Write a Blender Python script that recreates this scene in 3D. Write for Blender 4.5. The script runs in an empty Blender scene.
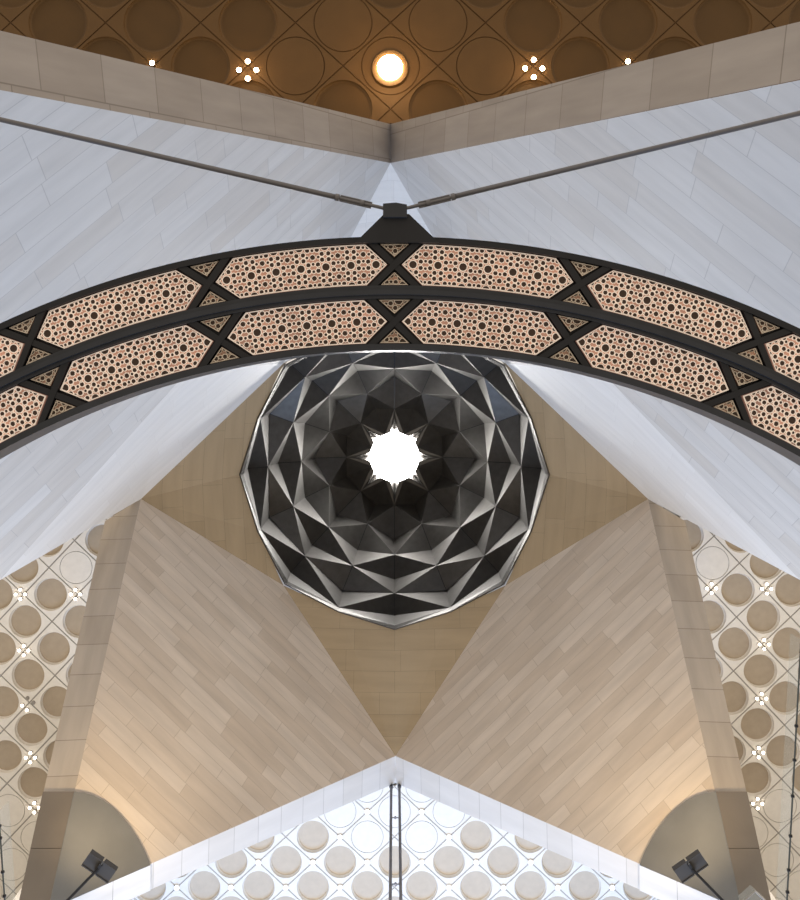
import bpy, bmesh, math, random
from mathutils import Vector, Matrix
random.seed(7)
sc = bpy.context.scene
COL = sc.collection
# ------------------------------------------------------------------ frame of reference
# The camera lies on the hall floor and looks straight up.  X = right, +Y = towards the
# daylight gallery (bottom of the view), Z = up.  Plumb point of the view = (PX, PY).
PX, PY, F, EYE = 394.5, 384.0, 900.0, 1.6

def at(x, y, h):                      # a viewed point at height h above the eye
    return Vector(((x - PX) / F * h, (y - PY) / F * h, h + EYE))
def ray(x, y):
    return Vector(((x - PX) / F, (y - PY) / F, 1.0))
ORI = Vector((0, 0, EYE))
class Plane:
    def __init__(s, a, b, c):
        s.o = a.copy(); s.n = (b - a).cross(c - a).normalized()
        if s.n.z > 0: s.n = -s.n
    def hit(s, x, y, off=0.0):        # off > 0: in front of the plane, towards the hall
        o = s.o + s.n * off; d = ray(x, y)
        t = (o - ORI).dot(s.n) / d.dot(s.n)
        return ORI + d * t
# ------------------------------------------------------------------ object helpers
def obj(name, verts, faces, mats, parent=None, mi=None, uvs=None, smooth=False):
    me = bpy.data.meshes.new(name)
    if parent is not None:
        pl = Vector(parent.get('_o', (0, 0, 0)))
    else:
        pl = Vector((0, 0, 0))
    me.from_pydata([tuple(Vector(v) - pl) for v in verts], [], faces)
    if not isinstance(mats, (list, tuple)): mats = [mats]
    for m in mats: me.materials.append(m)
    if mi:
        for p, k in zip(me.polygons, mi): p.material_index = k
    if uvs:
        ul = me.uv_layers.new(name='UVMap')
        for p in me.polygons:
            for li, vi in zip(p.loop_indices, p.vertices):
                ul.data[li].uv = uvs[p.index][list(p.vertices).index(vi)] if isinstance(uvs, dict) else uvs[vi]
    if smooth:
        for p in me.polygons: p.use_smooth = True
    me.update()
    o = bpy.data.objects.new(name, me)
    COL.objects.link(o)
    if parent is not None: o.parent = parent
    return o
def tag(o, label, cat, group=None):
    o['label'] = label; o['category'] = cat
    if group: o['group'] = group
    return o
def struct(o):
    o['kind'] = 'structure'; return o
def thing(name, label, cat, loc=(0, 0, 0), group=None):
    o = bpy.data.objects.new(name, None); COL.objects.link(o)
    o.location = loc; o['_o'] = tuple(loc); o.empty_display_size = .3
    return tag(o, label, cat, group)
class MB:
    def __init__(s): s.v = []; s.f = []; s.m = []
    def add(s, vs, fs, m=0):
        b = len(s.v); s.v += [Vector(v) for v in vs]
        s.f += [tuple(b + i for i in f) for f in fs]; s.m += [m] * len(fs)
    def box(s, c, sx, sy, sz, rot=None, m=0):
        vs = []
        for k in range(8):
            p = Vector(((k & 1) * 2 - 1, (k >> 1 & 1) * 2 - 1, (k >> 2) * 2 - 1))
            p = Vector((p.x * sx / 2, p.y * sy / 2, p.z * sz / 2))
            if rot: p = rot @ p
            vs.append(Vector(c) + p)
        s.add(vs, [(0, 2, 3, 1), (4, 5, 7, 6), (0, 1, 5, 4), (2, 6, 7, 3), (0, 4, 6, 2), (1, 3, 7, 5)], m)
    def prism(s, poly, d, m=0):       # polygon swept along vector d
        n = len(poly); d = Vector(d)
        s.add([Vector(p) for p in poly] + [Vector(p) + d for p in poly],
              [tuple(range(n)), tuple(range(2 * n - 1, n - 1, -1))] +
              [(i, i + n, (i + 1) % n + n, (i + 1) % n) for i in range(n)], m)
    def tube(s, a, b, r, r2=None, n=12, m=0):
        a, b = Vector(a), Vector(b); r2 = r if r2 is None else r2
        w = (b - a).normalized(); u = w.orthogonal().normalized(); t = w.cross(u)
        vs = []
        for p, q in ((a, r), (b, r2)):
            vs += [p + (u * math.cos(2 * math.pi * i / n) + t * math.sin(2 * math.pi * i / n)) * q for i in range(n)]
        s.add(vs, [(i, (i + 1) % n, (i + 1) % n + n, i + n) for i in range(n)] +
              [tuple(range(n - 1, -1, -1)), tuple(range(n, 2 * n))], m)
    def build(s, name, mats, parent=None, smooth=False):
        return obj(name, s.v, s.f, mats, parent, s.m, smooth=smooth)
# ------------------------------------------------------------------ materials
def lin(r, g, b):
    f = lambda c: (c / 255 / 12.92) if c / 255 <= .04045 else ((c / 255 + .055) / 1.055) ** 2.4
    return (f(r), f(g), f(b), 1)
def nodes(name):
    m = bpy.data.materials.new(name); m.use_nodes = True
    nt = m.node_tree; return m, nt, nt.nodes['Principled BSDF']
def stone(name, c1, c2, mortar, bw, rh, off=.37, msize=.012, rough=.6, blot=.12):
    m, nt, p = nodes(name); N = nt.nodes; L = nt.links
    uv = N.new('ShaderNodeUVMap'); uv.uv_map = 'UVMap'
    br = N.new('ShaderNodeTexBrick')
    br.offset = off; br.offset_frequency = 2; br.squash = 1.35; br.squash_frequency = 3
    br.inputs['Scale'].default_value = 1
    br.inputs['Brick Width'].default_value = bw; br.inputs['Row Height'].default_value = rh
    br.inputs['Mortar Size'].default_value = msize; br.inputs['Mortar Smooth'].default_value = .3
    br.inputs['Bias'].default_value = -.25
    br.inputs['Color1'].default_value = c1; br.inputs['Color2'].default_value = c2
    br.inputs['Mortar'].default_value = mortar
    L.new(uv.outputs['UV'], br.inputs['Vector'])
    mp = N.new('ShaderNodeMapping'); mp.inputs['Scale'].default_value = (.35, 2.2, 1)
    L.new(uv.outputs['UV'], mp.inputs['Vector'])
    nz = N.new('ShaderNodeTexNoise'); nz.inputs['Scale'].default_value = 1.3; nz.inputs['Detail'].default_value = 6
    L.new(mp.outputs[0], nz.inputs['Vector'])
    rp = N.new('ShaderNodeMapRange')
    rp.inputs[1].default_value = .3; rp.inputs[2].default_value = .7
    rp.inputs[3].default_value = 1 - blot; rp.inputs[4].default_value = 1 + blot * .5
    L.new(nz.outputs['Fac'], rp.inputs[0])
    mx = N.new('ShaderNodeVectorMath'); mx.operation = 'SCALE'
    L.new(br.outputs['Color'], mx.inputs[0]); L.new(rp.outputs[0], mx.inputs['Scale'])
    L.new(mx.outputs[0], p.inputs['Base Color'])
    p.inputs['Roughness'].default_value = rough
    p.inputs['Specular IOR Level'].default_value = .3
    return m
def plain(name, c, rough=.6, metal=0, noise=0, scale=4, spec=.4):
    m, nt, p = nodes(name); N = nt.nodes; L = nt.links
    p.inputs['Roughness'].default_value = rough; p.inputs['Metallic'].default_value = metal
    p.inputs['Specular IOR Level'].default_value = spec
    p.inputs['Base Color'].default_value = c
    if noise:
        tc = N.new('ShaderNodeTexCoord'); nz = N.new('ShaderNodeTexNoise')
        nz.inputs['Scale'].default_value = scale; nz.inputs['Detail'].default_value = 5
        L.new(tc.outputs['Object'], nz.inputs['Vector'])
        mr = N.new('ShaderNodeMapRange'); mr.inputs[1].default_value = .3; mr.inputs[2].default_value = .7
        mr.inputs[3].default_value = 1 - noise; mr.inputs[4].default_value = 1 + noise
        L.new(nz.outputs['Fac'], mr.inputs[0])
        vm = N.new('ShaderNodeVectorMath'); vm.operation = 'SCALE'; vm.inputs[0].default_value = c[:3]
        L.new(mr.outputs[0], vm.inputs['Scale']); L.new(vm.outputs[0], p.inputs['Base Color'])
    return m
def glow(m, c, s):
    p = m.node_tree.nodes['Principled BSDF']
    p.inputs['Emission Color'].default_value = c; p.inputs['Emission Strength'].default_value = s
def emit(name, c, s):
    m, nt, p = nodes(name)
    p.inputs['Base Color'].default_value = (0, 0, 0, 1)
    p.inputs['Emission Color'].default_value = c; p.inputs['Emission Strength'].default_value = s
    return m
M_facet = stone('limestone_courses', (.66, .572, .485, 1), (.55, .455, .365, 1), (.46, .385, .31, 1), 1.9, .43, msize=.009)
M_daylit = stone('daylit_limestone_courses', (.62, .60, .57, 1), (.55, .51, .46, 1), (.47, .45, .43, 1), 2.4, .7, msize=.01, blot=.08)  # same limestone as the lower walls, daylight put into its colour
M_daylit2 = stone('daylit_limestone_smooth', (.74, .725, .70, 1), (.70, .68, .65, 1), (.64, .62, .60, 1), 2.4, .7, msize=.005, blot=.05)  # whiter again, daylight on the folded band put into the colour
M_flap = stone('shaded_limestone', (.325, .245, .15, 1), (.29, .215, .127, 1), (.205, .16, .1, 1), 1.6, .8, msize=.006, blot=.1)  # same stone as the walls, shade put into its darker colour
M_daylitf = stone('daylit_limestone', (.76, .745, .72, 1), (.72, .70, .67, 1), (.62, .6, .58, 1), 1.6, .8, msize=.006, blot=.06)  # lighter than the other flaps, daylight on it put into the colour
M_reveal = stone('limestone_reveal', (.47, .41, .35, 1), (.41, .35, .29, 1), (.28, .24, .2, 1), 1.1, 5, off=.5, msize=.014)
M_reveal_p = stone('daylit_reveal', (.70, .69, .685, 1), (.65, .635, .62, 1), (.5, .49, .48, 1), 1.0, 5, off=0, msize=.014, blot=.06)  # reveal copy lightened, window light put into its colour
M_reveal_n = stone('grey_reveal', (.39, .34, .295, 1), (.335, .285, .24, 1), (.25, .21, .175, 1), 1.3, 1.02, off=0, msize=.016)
M_clad = plain('grey_stone', (.165, .165, .16, 1), .5, noise=.12, scale=.7)
M_cladr = plain('dark_grey_stone', (.165, .14, .115, 1), .5, noise=.15, scale=.6)
M_cladp = stone('white_stone', (.74, .74, .74, 1), (.7, .69, .68, 1), (.4, .4, .4, 1), 1.6, 5, off=0)
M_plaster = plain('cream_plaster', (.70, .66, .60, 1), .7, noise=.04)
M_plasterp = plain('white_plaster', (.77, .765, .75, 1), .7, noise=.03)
M_recess = plain('shaded_recess', (.38, .31, .23, 1), .8, noise=.05)  # coffer caps, shade of the recess put into a darker colour
M_recessp = plain('shaded_recess_pale', (.54, .475, .395, 1), .8, noise=.04)  # caps of the daylight gallery, recess shade put into the colour
M_dimlit = plain('dimlit_plaster', (.13, .066, .018, 1), .6, noise=.06, scale=1.5)  # upper gallery plaster, its dim warm light put into the brown
M_dimlitr = plain('dimlit_recess', (.10, .049, .010, 1), .6, noise=.06, scale=1.5)  # its coffer caps, dim light and recess shade put into the colour
M_groove = plain('shadow_gap', (.30, .28, .25, 1), .8)
M_groovep = plain('pale_gap', (.50, .49, .48, 1), .8)
M_grooveb = plain('dimlit_gap', (.10, .05, .015, 1), .8)  # its joints, dim light put into the colour as well
M_dome = plain('dome_metal', (.115, .108, .10, 1), .46, metal=.72, noise=.12, scale=3)
M_domelip = plain('dome_lip', (.5, .47, .42, 1), .4, metal=.3)
M_dark = plain('dark_metal', (.022, .0225, .026, 1), .45, metal=.3, noise=.1)
M_mid = plain('grey_dark_metal', (.043, .046, .054, 1), .4, metal=.4, noise=.1)
M_rod = plain('steel_rod', (.16, .155, .165, 1), .45, metal=.3)
M_rail = plain('rail_metal', (.07, .08, .075, 1), .5)
M_lamp = plain('lamp_grey', (.07, .066, .064, 1), .75, spec=.2)
M_hole = plain('bronze_hole', (.055, .032, .022, 1), .6)
M_line = plain('cream_tracery', (.85, .74, .62, 1), .4)
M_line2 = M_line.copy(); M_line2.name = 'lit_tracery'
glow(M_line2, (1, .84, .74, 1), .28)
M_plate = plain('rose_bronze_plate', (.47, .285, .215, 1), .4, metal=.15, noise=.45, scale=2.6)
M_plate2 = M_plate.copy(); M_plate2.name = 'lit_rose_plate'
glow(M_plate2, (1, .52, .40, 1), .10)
M_bulb = emit('bulb', (1, .88, .72, 1), 9)
M_bulbn = emit('bulb_warm', (1, .72, .42, 1), 34)
M_spot = emit('spot_lens', (1, .80, .55, 1), 60)
M_sky = emit('oculus_sky', (1, .98, .95, 1), 14)
m, nt, p = nodes('clear_glass')
p.inputs['Transmission Weight'].default_value = 0.0; p.inputs['Alpha'].default_value = .12
p.inputs['Base Color'].default_value = (.62, .68, .64, 1); p.inputs['Roughness'].default_value = .1
M_glass = m
# ------------------------------------------------------------------ stone planes
HR, HA, HN = 36.2, 34.3, 32.0
K = 3276.0
def rimc(deg, r, h): # a point of the dome at viewed radius r, height h
    a = math.radians(deg)
    return at(PX + r * math.cos(a), PY + K / h + r * math.sin(a), h)
R_sw, R_se, R_nw, R_ne = rimc(135, 157, HR), rimc(45, 157, HR), rimc(225, 157, HR), rimc(315, 157, HR)
A_w, A_e, A_s, A_n = at(141, 499, HA), at(648, 499, HA), at(395.5, 756, HA), at(390.5, 163, HN)
P_sw, P_se = Plane(R_sw, A_w, A_s), Plane(R_se, A_e, A_s)
P_nw, P_ne = Plane(R_nw, at(141, 499, HA - 1.7), A_n), Plane(R_ne, at(648, 499, HA - 1.7), A_n)

def slab(name, pts, mat, udir=None, back=.35, uvo=(0, 0), faces=None, kind=True):
    """stone slab: pts = front corners (fan or given faces); thickness goes away from the hall."""
    n = len(pts)
    fs = faces or [tuple(range(n))]
    nrm = Vector((0, 0, 0))
    for i in range(n):
        nrm += pts[i].cross(pts[(i + 1) % n])
    nrm.normalize()
    if (pts[0] - ORI).dot(nrm) > 0: nrm = -nrm
    u = (udir - nrm * udir.dot(nrm)).normalized() if udir is not None else Vector((0, 0, 1)).cross(nrm).normalized()
    v = nrm.cross(u)
    cen = sum(pts, Vector()) / n
    uvs = [((q - cen).dot(u) + uvo[0] + 40, (q - cen).dot(v) + uvo[1] + 40) for q in pts]
    bk = [q + ((q - ORI).normalized()) * back for q in pts]
    allf = list(fs) + [tuple(n + i for i in reversed(f)) for f in fs]
    for i in range(n):
        j = (i + 1) % n
        allf.append((i, i + n, j + n, j))
    o = obj(name, list(pts) + bk, allf, mat, uvs=uvs + uvs)
    if kind: struct(o)
    return o
# corner facets
W_low, W_edge = P_sw.hit(41, 940), P_sw.hit(70, 899)
for (nm, P, mir, R, Aa) in (('wall_southwest', P_sw, False, R_sw, A_w), ('wall_southeast', P_se, True, R_se, A_e)):
    fx = (lambda x: 790 - x) if mir else (lambda x: x)
    pts = [R, Aa, P.hit(fx(41), 940), P.hit(fx(10), 926), A_s]
    pts = [R, Aa, P.hit(fx(50), 900), P.hit(fx(41), 940), P.hit(fx(5), 928.6), A_s]
    pts = [R, Aa, P.hit(fx(50), 900), P.hit(fx(45), 910.5), A_s]
    ud = P.hit(fx(270), 700) - P.hit(fx(200), 633)
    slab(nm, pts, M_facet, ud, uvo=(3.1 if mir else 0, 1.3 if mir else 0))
for (nm, P, R, Aa, ptsx, a, b) in (
        ('wall_northwest', P_nw, R_nw, A_w, [(0, 580), (-90, 631), (-90, 73.5), (0, 90)], (115, 218), (200, 148)),
        ('wall_northeast', P_ne, R_ne, A_e, [(800, 580), (890, 632), (890, 61), (800, 80)], (690, 215), (600, 143))):
    fo = P.hit(*((187, 372) if P is P_nw else (602, 372)))
    main = [R, fo] + [P.hit(*q) for q in ptsx] + [A_n]
    slab(nm, main, M_daylit, P.hit(*b) - P.hit(*a), uvo=(random.random() * 5, 2))
    slab('trim_7' if P is P_nw else 'trim_8', [fo, R, Aa, P.hit(*ptsx[0])], M_daylit2, P.hit(*b) - P.hit(*a), faces=[(0, 1, 2), (0, 2, 3)])
# flaps between the facets and the dome
def flap(name, a0, a1, apex, mat):
    ring = []
    n = 4
    for i in range(n + 1):
        d = a0 + (a1 - a0) * i / n
        r = 157 if i in (0, n) else (154.5 if i == 2 else 147.5)
        ring.append(rimc(d, r, HR))
    pts = [apex] + ring
    slab(name, pts, mat, None, .3, faces=[(0, i, i + 1) for i in range(1, n + 1)])
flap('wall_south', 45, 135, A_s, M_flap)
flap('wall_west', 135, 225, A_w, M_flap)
flap('wall_north', 225, 315, A_n, M_daylitf)
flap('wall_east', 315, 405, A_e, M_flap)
# reveals: thickness of the wall around each opening
def reveal(name, inner, outer, mat, back=.3, uvo=0):
    a, b = inner; c, d = outer
    slab(name, [a, b, d, c], mat, (b - a), back, uvo=(uvo, .35 if mat is M_reveal_n else 2.5))
def same_h(p, x, y): return at(x, y, p.z - EYE)
for mir in (0, 1):
    fx = (lambda x: 790 - x) if mir else (lambda x: x)
    P = P_se if mir else P_sw; Aa = A_e if mir else A_w
    lo = P.hit(fx(50), 900); lo2 = P.hit(fx(45), 925)
    nm = 'trim_%d' % (1 + mir)
    reveal(nm, (Aa, lo), (Plane(Aa, lo, lo + Vector((1, 0, 0))).hit(fx(105), 521), same_h(lo, fx(19), 900)), M_reveal, uvo=mir * 1.7)
    # daylight gallery reveal
    b = P.hit(fx(60), 904)
    reveal('trim_%d' % (3 + mir), (A_s, b), (Plane(A_s, b, b + Vector((0, 1, 0))).hit(395.5, 783), Plane(A_s, b, b + Vector((0, 1, 0))).hit(fx(60), 929)), M_reveal_p, uvo=mir * .4)
    # upper gallery reveal
    Pn = P_ne if mir else P_nw
    b = Pn.hit(*((890, 61) if mir else (-90, 73.5)))
    reveal('trim_%d' % (5 + mir), (A_n, b), (Plane(A_n, b, b + Vector((0, 1, 0))).hit(390.5, 124), Plane(A_n, b, b + Vector((0, 1, 0))).hit(*((890, -1) if mir else (-90, 9)))), M_reveal_n, uvo=mir * .6)
# ------------------------------------------------------------------ coffered ceilings
def ceiling(name, h, c0, ei, ej, rad, rng, inside, flat, mats, ext, depth=.17):
    mb = MB(); z = h + EYE
    def P(i, j): return at(c0[0] + ei[0] * i + ej[0] * j, c0[1] + ei[1] * i + ej[1] * j, h)
    R = rad * h / F; n = 32
    for i in range(rng[0], rng[1] + 1):
        for j in range(rng[2], rng[3] + 1):
            if (i + j) & 1 or not inside(i, j): continue
            c = P(i, j)
            cor = [P(i + 1, j), P(i, j + 1), P(i - 1, j), P(i, j - 1)]
            cor0 = [q + Vector((0, 0, .035)) for q in cor]
            cor = [c + (q - c) * (1 - .026 / (q - c).length * 1.4) for q in cor]
            rim = []
            for k in range(4):
                for t in range(n // 4):
                    rim.append(cor[k].lerp(cor[(k + 1) % 4], t / (n // 4)))
            angs = [math.atan2(q.y - c.y, q.x - c.x) for q in rim]
            if flat(i, j): prof = [(1, 0, 0), (1, .03, 0), (.965, .03, 2), (.965, 0, 0)]
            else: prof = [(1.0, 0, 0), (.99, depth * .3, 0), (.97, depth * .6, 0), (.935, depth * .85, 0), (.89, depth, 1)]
            vs = list(rim); ms = []; fs = []
            for (rr, dz, _) in prof:
                vs += [Vector((c.x + R * rr * math.cos(a), c.y + R * rr * math.sin(a), z + dz)) for a in angs]
            L = len(prof)
            for l in range(L):
                for k in range(n):
                    k2 = (k + 1) % n
                    fs.append((l * n + k, l * n + k2, (l + 1) * n + k2, (l + 1) * n + k))
                    ms.append(0 if l == 0 else prof[l][2])
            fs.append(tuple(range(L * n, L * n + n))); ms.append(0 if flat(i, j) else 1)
            # upstand around the panel edge
            b0 = len(vs); vs += [q + Vector((0, 0, .12)) for q in rim]
            for k in range(n):
                fs.append((k, k + b0, (k + 1) % n + b0, (k + 1) % n)); ms.append(0)
            b1 = len(vs); vs += cor0; vs += [q + Vector((0, 0, .035)) for q in cor]
            for k in range(4):
                fs.append((b1 + k, b1 + (k + 1) % 4, b1 + 4 + (k + 1) % 4, b1 + 4 + k)); ms.append(2)
            b = len(mb.v); mb.v += vs; mb.f += [tuple(b + q for q in f) for f in fs]; mb.m += ms
    x0, x1, y0, y1 = ext
    zz = z + .1                        # bed of the joints, with the recesses reaching above it
    zz = z + depth + .02
    mb.add([(x0, y0, zz), (x1, y0, zz), (x1, y1, zz), (x0, y1, zz), (x0, y0, zz + .3), (x1, y0, zz + .3), (x1, y1, zz + .3), (x0, y1, zz + .3)],
           [(0, 1, 2, 3), (7, 6, 5, 4), (0, 4, 5, 1), (1, 5, 6, 2), (2, 6, 7, 3), (3, 7, 4, 0)], 2)
    return struct(mb.build(name, mats))
HC = 36.4
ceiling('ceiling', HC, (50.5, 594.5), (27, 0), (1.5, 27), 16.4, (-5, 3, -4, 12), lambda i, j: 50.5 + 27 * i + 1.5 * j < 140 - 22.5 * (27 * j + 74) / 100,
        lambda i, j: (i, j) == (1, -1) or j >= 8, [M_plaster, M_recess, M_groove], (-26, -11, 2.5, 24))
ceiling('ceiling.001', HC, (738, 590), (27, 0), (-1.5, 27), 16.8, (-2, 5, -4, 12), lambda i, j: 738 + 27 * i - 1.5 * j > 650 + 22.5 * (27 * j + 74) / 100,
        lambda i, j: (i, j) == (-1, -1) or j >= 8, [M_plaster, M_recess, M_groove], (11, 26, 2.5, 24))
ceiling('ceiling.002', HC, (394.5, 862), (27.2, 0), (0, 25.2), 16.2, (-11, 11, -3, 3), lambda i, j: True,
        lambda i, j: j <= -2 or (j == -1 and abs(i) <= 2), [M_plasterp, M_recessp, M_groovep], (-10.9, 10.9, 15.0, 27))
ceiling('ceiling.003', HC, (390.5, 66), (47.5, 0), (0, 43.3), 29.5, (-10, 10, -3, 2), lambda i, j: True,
        lambda i, j: (i, j) == (0, 0) or (abs(i) == 1 and j == -1) or (abs(i) == 2 and j == 0), [M_dimlit, M_dimlitr, M_grooveb], (-26, 26, -24, -9.6), depth=.13)
# roof slab, unseen, added to keep stray sky light out; dome's opening left free
rv = []; n = 32
for k in range(n):
    a = 2 * math.pi * k / n
    rv.append(Vector((6.45 * math.cos(a), 3.64 + 6.45 * math.sin(a), 39.2)))
for k in range(n):
    a = 2 * math.pi * k / n
    rv.append(Vector((42 * math.cos(a), 3.64 + 42 * math.sin(a), 39.2)))
rf = [(k, (k + 1) % n, (k + 1) % n + n, k + n) for k in range(n)]
rv2 = [v + Vector((0, 0, .5)) for v in rv]
o = obj('light_block_roof', rv + rv2, rf + [tuple(q + 2 * n for q in reversed(f)) for f in rf] +
        [(k, k + 2 * n, (k + 1) % n + 2 * n, (k + 1) % n) for k in range(n)] +
        [(k + n, (k + 1) % n + n, (k + 1) % n + 3 * n, k + 3 * n) for k in range(n)], M_plaster)
struct(o)
# unseen walls added behind the lower corner facets to block the window's light
for s, nm in ((-1, 'light_block_west'), (1, 'light_block_east')):
    pl = [Vector((s * 10.9, 15.4, 28.2)), Vector((s * 12.6, 20.6, 28.2)), Vector((s * 17, 38, 28.2)), Vector((s * 17.5, 38, 28.2)), Vector((s * 13.1, 20.6, 28.2)), Vector((s * 11.4, 15.4, 28.2))]
    mb = MB(); mb.prism(pl, (0, 0, 9.7)); struct(mb.build(nm, M_plaster))
# ------------------------------------------------------------------ dome
dome = thing('faceted_dome', 'large faceted dark metal dome overhead with a bright round oculus at its centre', 'dome', rimc(0, 0, HR))
E, O = 0, 22.5
ridge = [(E, 48, 44.8), (O, 70.6, 43.9), (E, 93, 42.2), (O, 109.5, 40.7), (E, 126.5, 39.6), (O, 145, 36.5), (E, 151, 36.25)]
valley = [(E, 80.5, 44.2), (O, 97, 42.85), (E, 116.5, 41.5), (O, 135, 40.2), (E, 147, 38.8)]
TH = Vector((0, 0, .12))
def shell(name, tris, mat=M_dome, seam=None):
    """thin folded sheet of triangles with real thickness"""
    vs = []; idx = {}; fs = []
    for t in tris:
        f = []
        for q in t:
            k = tuple(round(c, 5) for c in q)
            if k not in idx: idx[k] = len(vs); vs.append(Vector(q))
            f.append(idx[k])
        fs.append(tuple(f))
    n = len(vs); ed = {}
    for f in fs:
        for i in range(len(f)):
            e = (f[i], f[(i + 1) % len(f)]); ed[e] = ed.get(e, 0) + 1
    al = list(fs) + [tuple(n + q for q in reversed(f)) for f in fs]
    for (a, b) in ed:
        if (b, a) not in ed: al.append((b, a, a + n, b + n))
    ax = rimc(0, 0, 40.0)
    out = []
    for v in vs:
        d = Vector((v.x - ax.x, v.y - ax.y, 0)); d = d.normalized() * .08 if d.length > .01 else d
        out.append(v + TH + d)
    av = vs + out; mi = [0] * len(al)
    if seam:                          # dark joint along the fold of a panel
        p, q = seam; w = (q - p).cross(Vector((0, 0, 1))).normalized() * .014; dn = Vector((0, 0, -.012))
        b = len(av); av += [p - w + dn, p + w + dn, q + w + dn, q - w + dn, p - w - dn, p + w - dn, q + w - dn, q - w - dn]
        al += [(b, b + 1, b + 2, b + 3), (b, b + 4, b + 5, b + 1), (b + 2, b + 6, b + 7, b + 3), (b + 1, b + 5, b + 6, b + 2), (b, b + 3, b + 7, b + 4)]
        mi += [1] * 5
    return obj(name, av, al, [mat, M_dark], dome, mi)
def pt(r, k, ph=None): # ring tuple r at sector k
    return rimc(r[0] + 45 * k, r[1], r[2])
# collar with the star-shaped edge of the oculus
OCT, SI, TIP, GRV, HB = (O, 51.5, 45.5), (O, 24.5, 44.9), (E, 38.5, 44.9), (E, 26, 45.6), 44.9
for k in range(8):
    M0, M1, C = pt(ridge[0], k), pt(ridge[0], k + 1), pt(OCT, k)
    t0, t1, si = pt(TIP, k), pt(TIP, k + 1), pt(SI, k)
    b0, b1 = rimc(45 * k + 10, 25, HB), rimc(45 * k + 35, 25, HB)
    shell('collar_panel', [(M0, C, si), (M0, si, b0), (M0, b0, t0), (C, M1, si), (M1, b1, si), (M1, t1, b1)])
    bm, g = rimc(45 * k - 10, 25, HB), pt(GRV, k)
    shell('collar_groove', [(t0, b0, g), (t0, g, bm)])
    B = pt(ridge[1], k)
    shell('collar_web', [(M0, B, C), (C, B, M1)])
for j in range(5):
    a, b, c, v = ridge[j], ridge[j + 1], ridge[j + 2], valley[j]
    for k in range(8):
        A, C, V = pt(a, k), pt(c, k), pt(v, k)
        if a[0] == E: b0, b1 = pt(b, k - 1), pt(b, k)
        else: b0, b1 = pt(b, k), pt(b, k + 1)
        shell('diamond_panel', [(A, b0, V), (A, V, b1), (V, b0, C), (V, C, b1)], seam=(A, V))
# rim: folded edge from the last diamonds to the stone
for k in range(8):
    f0, g = pt(ridge[5], k), pt(ridge[6], k)
    g1 = pt(ridge[6], k + 1)
    o0, o1, of = rimc(45 * k, 154, HR - .15), rimc(45 * k + 45, 154, HR - .15), rimc(45 * k + 22.5, 147.3, HR - .15)
    shell('rim_panel', [(g, f0, of), (g, of, o0), (f0, g1, o1), (f0, o1, of)], M_dome)
# glazing above the oculus
mb = MB(); c = rimc(0, 0, 46.0); n = 32
mb.prism([c + Vector((2.0 * math.cos(2 * math.pi * i / n), 2.0 * math.sin(2 * math.pi * i / n), 0)) for i in range(n)], (0, 0, .1))
o = mb.build('oculus_skylight', M_sky, dome)
o['label'] = 'bright white daylight glazing of the oculus'
# ------------------------------------------------------------------ ring chandelier
ZR = 9.0; CX, CY = 394.5, 1168.0
RO, RM, RI = 930.0, 875.5, 818.0
def rp(ang, r, dz=0.0): # ang in degrees from the ring's near top, viewed radius r, height offset
    a = math.radians(ang)
    q = at(CX + r * math.sin(a), CY - r * math.cos(a), ZR); q.z += dz
    return q
ring = thing('ring_chandelier', 'huge dark metal ring chandelier with pierced star-pattern panels, arching across below the dome', 'chandelier', tuple(rp(0, RM)))
SPAN = 50; STEP = 1.0
def arc_band(mb, r0, r1, z0, z1, a0=-SPAN, a1=SPAN, step=1.0, m=0):
    n = int(round((a1 - a0) / step)); vs = []; fs = []
    for i in range(n + 1):
        a = a0 + (a1 - a0) * i / n
        vs += [rp(a, r0, z0), rp(a, r1, z0), rp(a, r1, z1), rp(a, r0, z1)]
    for i in range(n):
        b = 4 * i
        for k in range(4): fs.append((b + k, b + (k + 1) % 4, b + 4 + (k + 1) % 4, b + 4 + k))
    fs.append((0, 3, 2, 1)); b = 4 * n; fs.append((b, b + 1, b + 2, b + 3))
    mb.add(vs, fs, m)
mb = MB(); arc_band(mb, RI, RO, 0.02, .42); mb.build('ring_body', M_dark, ring)
mb = MB(); arc_band(mb, RO - 5.5, RO + .5, -.07, .45); mb.build('outer_rim', M_dark, ring)
mb = MB(); arc_band(mb, RI - .5, RI + 6, -.07, .45); mb.build('inner_rim', M_mid, ring)
mb = MB(); arc_band(mb, RM - 6.5, RM + 6.5, -.07, .05); arc_band(mb, RM - 3.0, RM + 2.0, -.12, -.06); mb.build('middle_rib', M_mid, ring)
JS = 11.85
rows = ((RM + 6.5, RO - 5.5), (RI + 6, RM - 6.5))
def uv2(a0, rc, u, v):  # local px (u along the arc at its mean radius, v outwards)
    return a0 + math.degrees(u / rc), rc + v
def in_poly(p, poly):
    s = 0
    for i in range(len(poly)):
        a, b = poly[i], poly[(i + 1) % len(poly)]
        cr = (b[0] - a[0]) * (p[1] - a[1]) - (b[1] - a[1]) * (p[0] - a[0])
        L = math.hypot(b[0] - a[0], b[1] - a[1])
        d = cr / L
        s = d if i == 0 else min(s, d)
    return s
def ngon(n, r, ph=0): return [(r * math.cos(ph + 2 * math.pi * i / n), r * math.sin(ph + 2 * math.pi * i / n)) for i in range(n)]
def star(n, r, r2, ph=0): return [((r if i % 2 == 0 else r2) * math.cos(ph + math.pi * i / n), (r if i % 2 == 0 else r2) * math.sin(ph + math.pi * i / n)) for i in range(2 * n)]
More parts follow.
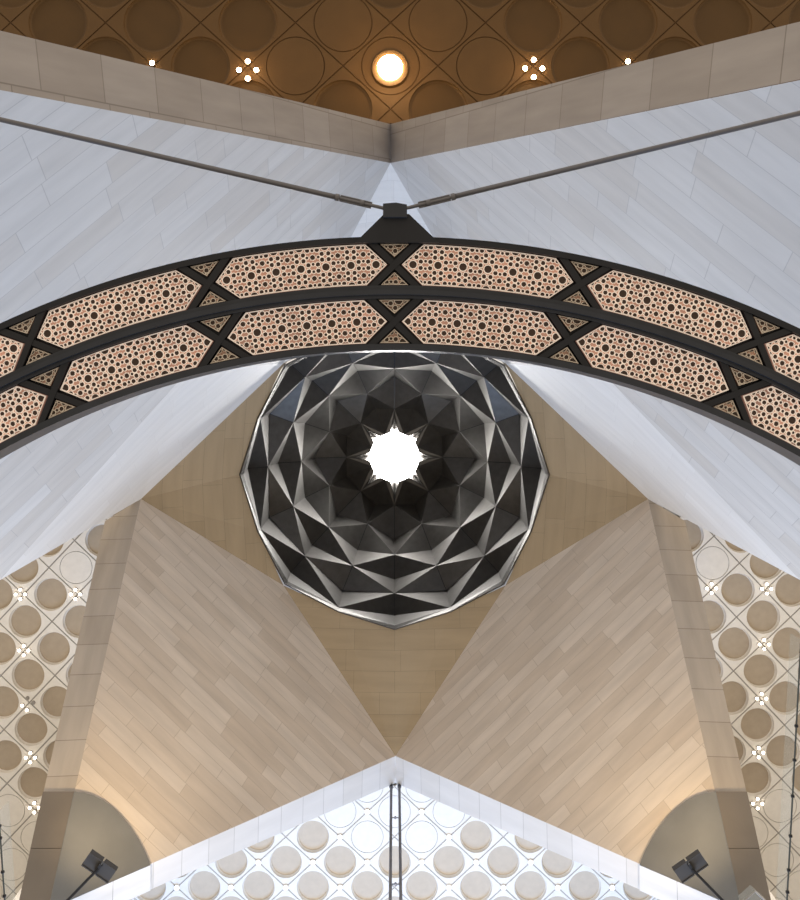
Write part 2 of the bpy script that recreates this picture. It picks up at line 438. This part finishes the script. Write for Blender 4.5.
def holes():
    out = []
    for i in range(-6, 7):
        for j in range(-2, 3):
            bx, by = 25.0 * i, 21.0 * j
            out.append((bx, by, ngon(10, 4.8, .3), 1.5))
            for k in range(8):
                a = math.radians(22.5 + 45 * k)
                out.append((bx + 8.4 * math.cos(a), by + 8.2 * math.sin(a), ngon(8, 3.1, a), 1.3))
            for k in range(4):
                a = math.radians(90 * k)
                out.append((bx + 7.0 * math.cos(a), by + 7.0 * math.sin(a), star(5, 1.7, .8, a), .5))
            for s in (-1, 1): out.append((bx + 12.5, by + 3.7 * s, ngon(7, 2.3, .2), 1.1))
            fx_, fy = bx + 12.5, by + 10.5
            out.append((fx_, fy, star(8, 3.6, 2.8, 0), 1.2))
            for k in range(2): out.append((fx_ + (5.6 if k else -5.6), fy, ngon(6, 2.3, 0), 1.1))
    return out
HOLES = holes()
def lattice(a0, rc, poly, name, shift=0.0):
    """pierced plate: rose plate, dark openings and raised pale tracery lines"""
    mb = MB()
    def q(u, v, z): return rp(*uv2(a0, rc, u, v), z)
    # plate follows the arc: split along u
    us = [p[0] for p in poly]; u0, u1 = min(us), max(us)
    dense = []
    for i in range(len(poly)):
        a, b = poly[i], poly[(i + 1) % len(poly)]
        n = max(1, int(math.hypot(b[0] - a[0], b[1] - a[1]) / 12))
        for t in range(n): dense.append((a[0] + (b[0] - a[0]) * t / n, a[1] + (b[1] - a[1]) * t / n))
    n = len(dense)
    mb.add([q(u, v, -.012) for u, v in dense] + [q(u, v, .03) for u, v in dense],
           [tuple(range(n))] + [(i, (i + 1) % n, (i + 1) % n + n, i + n) for i in range(n)], 0)
    # border line
    cu = sum(p[0] for p in poly) / len(poly); cv = sum(p[1] for p in poly) / len(poly)
    ins = []
    for i in range(len(poly)):
        p0, p1, p2 = poly[i - 1], poly[i], poly[(i + 1) % len(poly)]
        ins.append(p1)
    def inset(d):
        res = []; m = len(poly)
        for i in range(m):
            p0, p1, p2 = Vector(poly[i - 1]), Vector(poly[i]), Vector(poly[(i + 1) % m])
            e1, e2 = (p1 - p0).normalized(), (p2 - p1).normalized()
            n1, n2 = Vector((-e1.y, e1.x)), Vector((-e2.y, e2.x))
            b = n1 + n2; b = b / max(.3, b.dot(n1)); res.append(p1 + b * d)
        return res
    A, B = inset(.2), inset(.9)
    for i in range(len(poly)):
        j = (i + 1) % len(poly); nn = max(1, int((A[j] - A[i]).length / 12))
        for t in range(nn):
            vs = []
            for S, T in ((A, t / nn), (A, (t + 1) / nn), (B, (t + 1) / nn), (B, t / nn)):
                w = S[i].lerp(S[j], T); vs.append(q(w.x, w.y, -.03))
            mb.add(vs, [(0, 1, 2, 3)], 2)
    for (hx, hy, sh, lw) in HOLES:
        hx2 = hx + shift
        if in_poly((hx2, hy), poly) < -1.6: continue
        L = len(sh); R = max(math.hypot(*s) for s in sh)
        cl = []
        for s in sh: cl.append((hx2 + s[0], hy + s[1]))
        # keep shapes inside the plate (edge pieces are cut straight along the frame)
        def clamp(p):
            for _ in range(3):
                for i in range(len(B)):
                    a, b = B[i], B[(i + 1) % len(B)]
                    e = (b - a).normalized(); nn = Vector((-e.y, e.x)); d = (Vector(p) - a).dot(nn)
                    if d < 0: p = (p[0] - nn.x * d, p[1] - nn.y * d)
            return p
        cl = [clamp(p) for p in cl]
        hx2, hy = sum(p[0] for p in cl) / L, sum(p[1] for p in cl) / L
        if max(p[0] for p in cl) - min(p[0] for p in cl) < 1.2 or max(p[1] for p in cl) - min(p[1] for p in cl) < 1.2: continue
        R = max(1.6, min(R, max(math.hypot(p[0] - hx2, p[1] - hy) for p in cl)))
        ro = [(hx2 + (p[0] - hx2) * 1.0, hy + (p[1] - hy) * 1.0) for p in cl]
        ri = [(hx2 + (p[0] - hx2) * (1 - lw * .6 / R), hy + (p[1] - hy) * (1 - lw * .6 / R)) for p in cl]
        b = [q(u, v, -.03) for u, v in ro] + [q(u, v, -.03) for u, v in ri] + [q(u, v, -.02) for u, v in ri] + [q(u, v, -.012) for u, v in ro]
        fs = []; ms = []
        for i in range(L):
            j = (i + 1) % L
            fs += [(i, j, j + L, i + L), (i + L, j + L, j + 2 * L, i + 2 * L), (i, i + 3 * L, j + 3 * L, j)]; ms += [2, 2, 2]
        fs.append(tuple(range(2 * L, 3 * L))); ms.append(1)
        base = len(mb.v); mb.v += b; mb.f += [tuple(base + k for k in f) for f in fs]; mb.m += ms
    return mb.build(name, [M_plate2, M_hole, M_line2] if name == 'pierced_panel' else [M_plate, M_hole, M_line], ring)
for (r0, r1) in rows:
    rc = (r0 + r1) / 2; hh = (r1 - r0) / 2
    hw = math.radians(JS) * rc / 2
    for k in range(-4, 5):
        a0 = JS * k            # joint of two bays
        if abs(a0) > SPAN - 2: continue
        # X-shaped pair of flat bars
        for s in (1, -1):
            mb = MB(); w = 4.4
            mb.add([rp(*uv2(a0, rc, u, v), z) for z in (-.055 - .003 * s, .03) for (u, v) in
                    ((-s * hh * 1.02 - w, -hh), (-s * hh * 1.02 + w, -hh), (s * hh * 1.02 + w, hh), (s * hh * 1.02 - w, hh))],
                   [(0, 1, 2, 3), (7, 6, 5, 4), (0, 4, 5, 1), (1, 5, 6, 2), (2, 6, 7, 3), (3, 7, 4, 0)])
            mb.build('cross_bar', M_dark, ring)
        g = 6.5
        lattice(a0, rc, [(-hh * .98 + g, hh - .8), (0, g + 1.0), (hh * .98 - g, hh - .8)], 'corner_lattice', 4.0)
        lattice(a0, rc, [(hh * .98 - g, -hh + .8), (0, -g - 1.0), (-hh * .98 + g, -hh + .8)], 'corner_lattice', 9.0)
    for k in range(-4, 4):
        a0 = JS * (k + .5)
        if abs(a0) > SPAN - 6: continue
        e = hw - 7.2
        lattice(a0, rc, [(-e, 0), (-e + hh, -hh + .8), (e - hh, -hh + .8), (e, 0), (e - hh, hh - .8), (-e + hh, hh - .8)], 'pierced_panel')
# bracket
mb = MB()
mb.prism([at(x, y, ZR - .1) for x, y in ((355, 242.6), (384, 214), (409, 214), (439, 242.6))], (0, 0, .5))
mb.build('bracket_plate', M_dark, ring)
mb = MB()
mb.prism([at(x, y, ZR - .16) for x, y in ((383, 203.5), (396, 202.5), (407, 204.5), (407, 217), (383, 217))], (0, 0, .6))
mb.build('bracket_block', M_mid, ring)
# stay rods from the bracket to the upper walls
for (sx, ex, ey, P, lab) in ((383, -400, 27, P_nw, 'thin grey steel stay rod running left from the chandelier bracket to the upper wall'),
                        (407, 1190, 19, P_ne, 'thin grey steel stay rod running right from the chandelier bracket to the upper wall')):
    a = at(sx, 208, ZR + .1); b = P.hit(ex, ey)
    b = at(ex, ey, min(b.z - EYE, 13.0)); b = P.hit(ex, ey, .02)
    t = thing('stay_rod', lab, 'rod', tuple(a), 'stay rods of the ring chandelier')
    d = (b - a).normalized()
    mb = MB(); mb.tube(a + d * .5, b, .027, n=12); mb.build('rod', M_rod, t, True)
    mb = MB(); mb.tube(a - d * .08, a + d * .5, .018); mb.tube(a + d * .20, a + d * .24, .034); mb.tube(a + d * .46, a + d * .50, .036)
    w = d.cross(Vector((0, 0, 1))).normalized()
    mb.tube(a + d * .12 + w * .026, a + d * .45 + w * .026, .009); mb.tube(a + d * .12 - w * .026, a + d * .45 - w * .026, .009)
    mb.build('turnbuckle', M_rod, t)
    mb = MB(); mb.tube(b - d * .12, b + d * .05, .12); mb.build('wall_anchor', M_mid, t)
# ------------------------------------------------------------------ lamps
def cluster(x, y, h, four, lab, cat, group, sp, r, mat, offs=None):
    c = at(x, y, h)
    t = thing('downlight_cluster' if four != 1 else 'downlight', lab, cat, tuple(c), group)
    offs = offs or [(0, -1), (1, 0), (0, 1), (-1, 0)]
    if four == 1: offs = [(0, 0)]
    s = sp * h / F; rr = r * h / F
    mb = MB()
    for ox, oy in offs:
        p = c + Vector((ox * s, oy * s, 0))
        mb.tube(p + Vector((0, 0, -.05)), p + Vector((0, 0, .2)), rr * 1.1, n=16)
    mb.build('lamp_ring', M_groove if mat is M_bulb else M_dimlit, t)
    for ox, oy in offs:
        p = c + Vector((ox * s, oy * s, -.055))
        b = MB(); b.tube(p + Vector((0, 0, -.03)), p, rr, n=16); b.build('bulb', mat, t)
    return t
LH = HC - .03
O3 = [(0, -1), (1, 0), (0, 1), (-1, 0)]
wl = [(21, 594, 'beside the edge of the white upper wall'), (76, 594, 'hard against the left stone pier'), (24.5, 650, 'second down its column'), (27.5, 705, 'third down its column, under two small sensors'),
      (31, 757, 'fourth down its column'), (35, 807, 'lowest of its column')]
for x, y, w in wl:
    offs = O3 if y != 705 else [(0, 1), (-1, 0)]
    cluster(x, y, LH, len(offs), 'lit bulb cluster on the left coffered ceiling, ' + w, 'light', 'downlight clusters, left gallery', 4.6, 1.4, M_bulb, offs)
el = [(711, 588, 'hard against the right stone pier'), (766, 588.5, 'beside the edge of the white upper wall'), (763.5, 644, 'second down its column'), (761, 698, 'third down its column'),
      (758, 752, 'fourth down its column'), (757, 803, 'lowest of its column')]
for x, y, w in el:
    cluster(x, y, LH, 4, 'lit bulb cluster on the right coffered ceiling, ' + w, 'light', 'downlight clusters, right gallery', 4.6, 1.4, M_bulb)
NH = LH
for x, y, k, w in ((152.5, 63.5, 1, 'single warm bulb at the far left of the dimly lit ceiling'), (248, 70.5, 4, 'four warm bulbs left of the big spotlight on the dimly lit ceiling'),
                   (533.5, 69, 4, 'four warm bulbs right of the big spotlight on the dimly lit ceiling'), (627.5, 62, 1, 'single warm bulb at the far right of the dimly lit ceiling')):
    cluster(x, y, NH, k, w, 'light', 'warm bulbs of the dimly lit ceiling', 8.6, 2.4, M_bulbn)
c = at(390, 69, NH)
t = thing('ceiling_spotlight', 'big glaring round spotlight in the middle of the dimly lit ceiling', 'light', tuple(c))
mb = MB(); mb.tube(c + Vector((0, 0, -.12)), c + Vector((0, 0, .1)), .72, .8, n=32); mb.build('housing', M_dimlit, t)
mb = MB(); mb.tube(c + Vector((0, 0, -.2)), c + Vector((0, 0, -.1)), .5, n=32); mb.build('lens', M_spot, t)
# bulbs of the daylight gallery, at the panel crossings
sl = []
for i in range(-10, 11):
    for j in range(-2, 2):
        if (i + j) % 2 == 0: continue
        x, y = 394.5 + 27.2 * i, 862 + 25.2 * j
        if y > 908 or y < 783 + abs(x - 395.5) * .436 + 8 or abs(i) < 1: continue
        sl.append((x, y, i, j))
ROWN = {-2: 'topmost', -1: 'second', 0: 'third', 1: 'lowest'}
ORD = ['nearest', 'second', 'third', 'fourth', 'fifth', 'sixth', 'seventh', 'eighth']
for x, y, i, j in sl:
    same = sorted(abs(q[0] - 395) for q in sl if q[3] == j and (q[2] > 0) == (i > 0))
    k = same.index(abs(x - 395))
    side = 'right' if i > 0 else 'left'
    c = at(x, y, LH)
    t = thing('downlight', 'small white-ceiling bulb, %s row, %s to the %s of the twin rods' % (ROWN[j], ORD[k], side), 'light', tuple(c), 'bulbs of the white coffered ceiling')
    mb = MB(); mb.tube(c + Vector((0, 0, -.04)), c + Vector((0, 0, .2)), .11, n=12); mb.build('lamp_ring', M_plasterp, t)
    mb = MB(); mb.tube(c + Vector((0, 0, -.07)), c + Vector((0, 0, -.04)), .075, n=12); mb.build('bulb', M_bulb, t)
# small sensors
for x, y, w in ((27.5, 698, 'left'), (33.5, 702.5, 'right')):
    c = at(x, y, HC)
    mb = MB(); mb.tube(c + Vector((0, 0, -.06)), c + Vector((0, 0, .02)), .075, .085, n=16); mb.tube(c + Vector((0, 0, -.09)), c + Vector((0, 0, -.06)), .04, n=12)
    tag(mb.build('ceiling_sensor', M_groove), '%s one of two tiny grey ceiling sensors above a bulb pair in the left gallery' % w, 'sensor', 'ceiling sensors of the left gallery')
# ------------------------------------------------------------------ pier cladding and floodlights
for mir in (0, 1):
    fx = (lambda x: 790 - x) if mir else (lambda x: x)
    P = P_se if mir else P_sw; Aa = A_e if mir else A_w
    side = 'right' if mir else 'left'
    t = thing('pier_cladding', 'grey quarter-round stone cladding wrapped round the foot of the %s pier' % side, 'cladding', tuple(P.hit(fx(90), 850)), 'curved cladding of the piers')
    off = .14
    arc = [(74.5, 791.5), (84, 792.5), (94, 795.5), (104, 800.5), (114, 808), (123, 817), (131, 827), (138, 838), (144, 849), (148.5, 859), (150.5, 865)]
    front = [P.hit(fx(x), y, off) for x, y in arc] + [P.hit(fx(60), 904, off), P.hit(fx(50), 902, off)]
    mb = MB(); mb.prism(front, -P.n * off); mb.build('curved_face', M_clad, t)
    def edge(y): # inner edge of the side reveal at a viewed row
        return 141 + (50 - 141) * (y - 499) / (900 - 499)
    q = []
    lo = P.hit(fx(50), 900)
    Pr = Plane(Aa, lo, same_h(lo, fx(19), 900))
    if Pr.n.dot(ORI - Pr.o) < 0: Pr.n = -Pr.n
    q = [Pr.hit(fx(x), y, .12) for x, y in ((74.5, 791.5), (43, 791.5), (17, 910), (48, 910))]
    mb = MB(); mb.prism(q[:2] + [Pr.hit(fx(30.5), 848, .12), Pr.hit(fx(61.5), 848, .12)], -Pr.n * .12)
    mb.prism([Pr.hit(fx(30.4), 848.6, .12)] + [q[2], q[3]] + [Pr.hit(fx(61.4), 848.6, .12)], -Pr.n * .12)
    mb.build('side_face', M_cladr, t)
    b = P.hit(fx(60), 904)
    Ps = Plane(A_s, b, b + Vector((0, 1, 0)))
    if Ps.n.dot(ORI - Ps.o) < 0: Ps.n = -Ps.n
    a, b2 = [Ps.hit(fx(x), y, .1) for x, y in ((150.5, 865), (72, 899.5))], [Ps.hit(fx(x), y, .1) for x, y in ((72, 926), (150.5, 890.5))]
    poly = a + b2
    o = slab('soffit_face', poly, M_cladp, a[1] - a[0], .1, uvo=(0, 2.5), kind=False)
    o.data.transform(Matrix.Translation(-Vector(t['_o']))); o.parent = t
    # floodlight
    hd = P.hit(fx(100), 866); hd = ORI + (hd - ORI) * .9
    ft = at(fx(62), 906, (hd.z - EYE) - 1.2)
    t = thing('floodlight', 'dark twin-headed floodlight on an arm in front of the %s pier' % side, 'light', tuple(ft), 'floodlights of the piers')
    mb = MB(); mb.tube(ft, hd + Vector((0, 0, -.12)), .035); mb.build('arm', M_dark, t)
    ang = math.atan2(9, 13 * (-1 if mir else 1))
    rot = Matrix.Rotation(ang, 3, 'Z')
    h = hd.z - EYE; s = h / F
    tv = rot @ Vector((1, 0, 0))
    for k in (-1, 1):
        mb = MB(); c2 = hd + tv * (k * 8.4 * s)
        mb.box(c2, 15 * s, 15.5 * s, .16, rot)
        for z in range(2): mb.box(c2 + rot @ Vector((0, (z * 2 - 1) * 7.2 * s, -.09)), 15 * s, 1.0 * s, .03, rot)
        mb.build('lamp_head', M_lamp, t)
    mb = MB(); mb.box(hd + Vector((0, 0, -.06)), 3 * s, 10 * s, .2, rot); mb.build('yoke', M_dark, t)
    ld = bpy.data.lights.new('flood', 'SPOT'); ld.energy = 560; ld.color = (1, .74, .42); ld.spot_size = math.radians(115); ld.spot_blend = 1; ld.shadow_soft_size = .25
    lo_ = bpy.data.objects.new('flood', ld); COL.objects.link(lo_)
    lo_.location = hd + Vector((0, 0, .45)) + P.n * .4
    tgt = P.hit(fx(130), 770)
    lo_.rotation_euler = (tgt - lo_.location).to_track_quat('-Z', 'Y').to_euler()
# small glass box below the right pier
t = thing('glass_box', 'small clear glass box at the foot of the right pier', 'box', tuple(at(755, 905, 19)))
mb = MB(); q = [at(x, y, 19) for x, y in ((755, 891.5), (768, 903), (755, 914.5), (742, 903))]
mb.prism(q, (0, 0, .25)); mb.build('pane', M_glass, t)
mb = MB()
for i in range(4): mb.tube(q[i], q[(i + 1) % 4], .018, n=8)
mb.build('frame', plain('pale_frame', (.3, .28, .26, 1), .4), t)
# ------------------------------------------------------------------ twin steel rods in the daylight opening
t = thing('suspension_rods', 'pair of thin vertical steel rods hanging from the peak of the daylight opening', 'rods', tuple(at(395.5, 782, HA)))
yy = at(395.5, 782, HA).y + .06
for s in (-1, 1):
    x = .0 + s * .155 + .03
    mb = MB(); mb.tube((x, yy, HA + EYE + .02), (x, yy, 14), .05, n=12); mb.build('rod', M_rod, t, True)
    mb = MB(); mb.tube((x, yy, HA + EYE + .05), (x, yy, HA + EYE - .3), .075, n=12); mb.build('end_fitting', M_mid, t)
for z in (33.2, 29.0, 25.6, 22):
    mb = MB(); mb.tube((.03 - .2, yy, z), (.03 + .2, yy, z), .02, n=8); mb.tube((.03, yy, z - .04), (.03, yy, z + .04), .04, n=10)
    mb.build('spacer', M_rod, t)
# ------------------------------------------------------------------ glass balustrades of the side galleries
for (p0, p1, lab, s, dots) in (((801, 640), (786.5, 910), 'glass balustrade edge with clamps along the right gallery', -1, (726, 760, 796, 836, 870, 892)),
                          ((-1.5, 812), (5.5, 912), 'glass balustrade edge with clamps along the left gallery', 1, (826, 838, 872, 896))):
    h = 15.0
    a, b = at(*p0, h), at(*p1, h)
    t = thing('glass_balustrade', lab, 'balustrade', tuple(b))
    mb = MB(); mb.tube(a, b, .014, n=10); mb.build('rail', M_rail, t)
    up = Vector((0, 0, .38)); w = Vector((.012, 0, 0))
    mb = MB(); mb.add([a - w, b - w, b - w + up, a - w + up, a + w, b + w, b + w + up, a + w + up],
                      [(0, 1, 2, 3), (7, 6, 5, 4), (0, 4, 5, 1), (1, 5, 6, 2), (2, 6, 7, 3), (3, 7, 4, 0)]); mb.build('pane', M_glass, t)
    for y in dots:
        k = (y - p0[1]) / (p1[1] - p0[1]); q = a.lerp(b, k)
        mb = MB(); mb.tube(q + Vector((-.024, 0, 0)), q + Vector((.024, 0, 0)), .026, n=10); mb.build('clamp', M_dark, t)
# ------------------------------------------------------------------ light
def area(name, loc, tgt, sx, sy, e, col, spread=180):
    ld = bpy.data.lights.new(name, 'AREA'); ld.shape = 'RECTANGLE'; ld.size = sx; ld.size_y = sy; ld.energy = e; ld.color = col
    ld.spread = math.radians(spread)
    o = bpy.data.objects.new(name, ld); COL.objects.link(o); o.location = loc
    o.rotation_euler = (Vector(tgt) - Vector(loc)).to_track_quat('-Z', 'Y').to_euler()
    return o
area('window_daylight', (0, 42, 10), (0, 0, 22), 26, 18, 8900, (.34, .76, 1.5))
area('gallery_fill', (0, 28, 8), (0, 15, 36), 18, 8, 2150, (1, .97, .94), 110)  # added fill from below, brightens the gallery's reveals and ceiling
area('skylight', tuple(rimc(0, 0, 45.95)), tuple(rimc(0, 0, 10)), 3.4, 3.4, 1800, (1, .98, .95))
def point(name, loc, e, col, r=.4):
    ld = bpy.data.lights.new(name, 'POINT'); ld.energy = e; ld.color = col; ld.shadow_soft_size = r
    o = bpy.data.objects.new(name, ld); COL.objects.link(o); o.location = loc
point('spot_glow', at(390, 69, NH - 1.2), 120, (1, .66, .32), .5)
for x in (248, 533): point('bulb_glow', at(x, 70, NH - .9), 30, (1, .66, .32), .3)
for sx in (-1, 1): point('gallery_glow', (sx * 14, 12, 27), 950, (1, .92, .82), 1.5)
w = bpy.data.worlds.new('World'); sc.world = w; w.use_nodes = True
nt = w.node_tree; bg = nt.nodes['Background']
tc = nt.nodes.new('ShaderNodeTexCoord'); sp = nt.nodes.new('ShaderNodeSeparateXYZ')
nt.links.new(tc.outputs['Generated'], sp.inputs[0])
cr = nt.nodes.new('ShaderNodeValToRGB')
mr = nt.nodes.new('ShaderNodeMapRange'); mr.inputs[1].default_value = -1; mr.inputs[2].default_value = 1
nt.links.new(sp.outputs['Z'], mr.inputs[0]); nt.links.new(mr.outputs[0], cr.inputs[0])
e = cr.color_ramp.elements
e[0].position = 0; e[0].color = (.46, .40, .32, 1)
e[1].position = .5; e[1].color = (1.0, .875, .725, 1)
x = e.new(.56); x.color = (.8, .75, .68, 1)
yr = nt.nodes.new('ShaderNodeMapRange')
for k, v_ in ((1, -.2), (2, .6), (3, 1.0), (4, .38)): yr.inputs[k].default_value = v_
nt.links.new(sp.outputs['Y'], yr.inputs[0])
ym = nt.nodes.new('ShaderNodeVectorMath'); ym.operation = 'SCALE'
nt.links.new(cr.outputs[0], ym.inputs[0]); nt.links.new(yr.outputs[0], ym.inputs['Scale'])
nt.links.new(ym.outputs[0], bg.inputs['Color']); bg.inputs['Strength'].default_value = 1.3
# ------------------------------------------------------------------ camera
cd = bpy.data.cameras.new('Camera'); cam = bpy.data.objects.new('Camera', cd); COL.objects.link(cam)
cam.location = ORI; cam.rotation_euler = (math.pi, 0, 0)
cd.sensor_fit = 'AUTO'; cd.sensor_width = 36; cd.lens = 36.0 * F / 900
cd.shift_x = (400 - PX) / 900; cd.shift_y = -(450 - PY) / 900
cd.clip_end = 300
sc.camera = cam
vs = sc.view_settings
vs.view_transform = 'Standard'; vs.look = 'None'; vs.gamma = 1; vs.use_curve_mapping = False
vs.exposure = 0
for o in sc.objects:
    if '_o' in o: del o['_o']
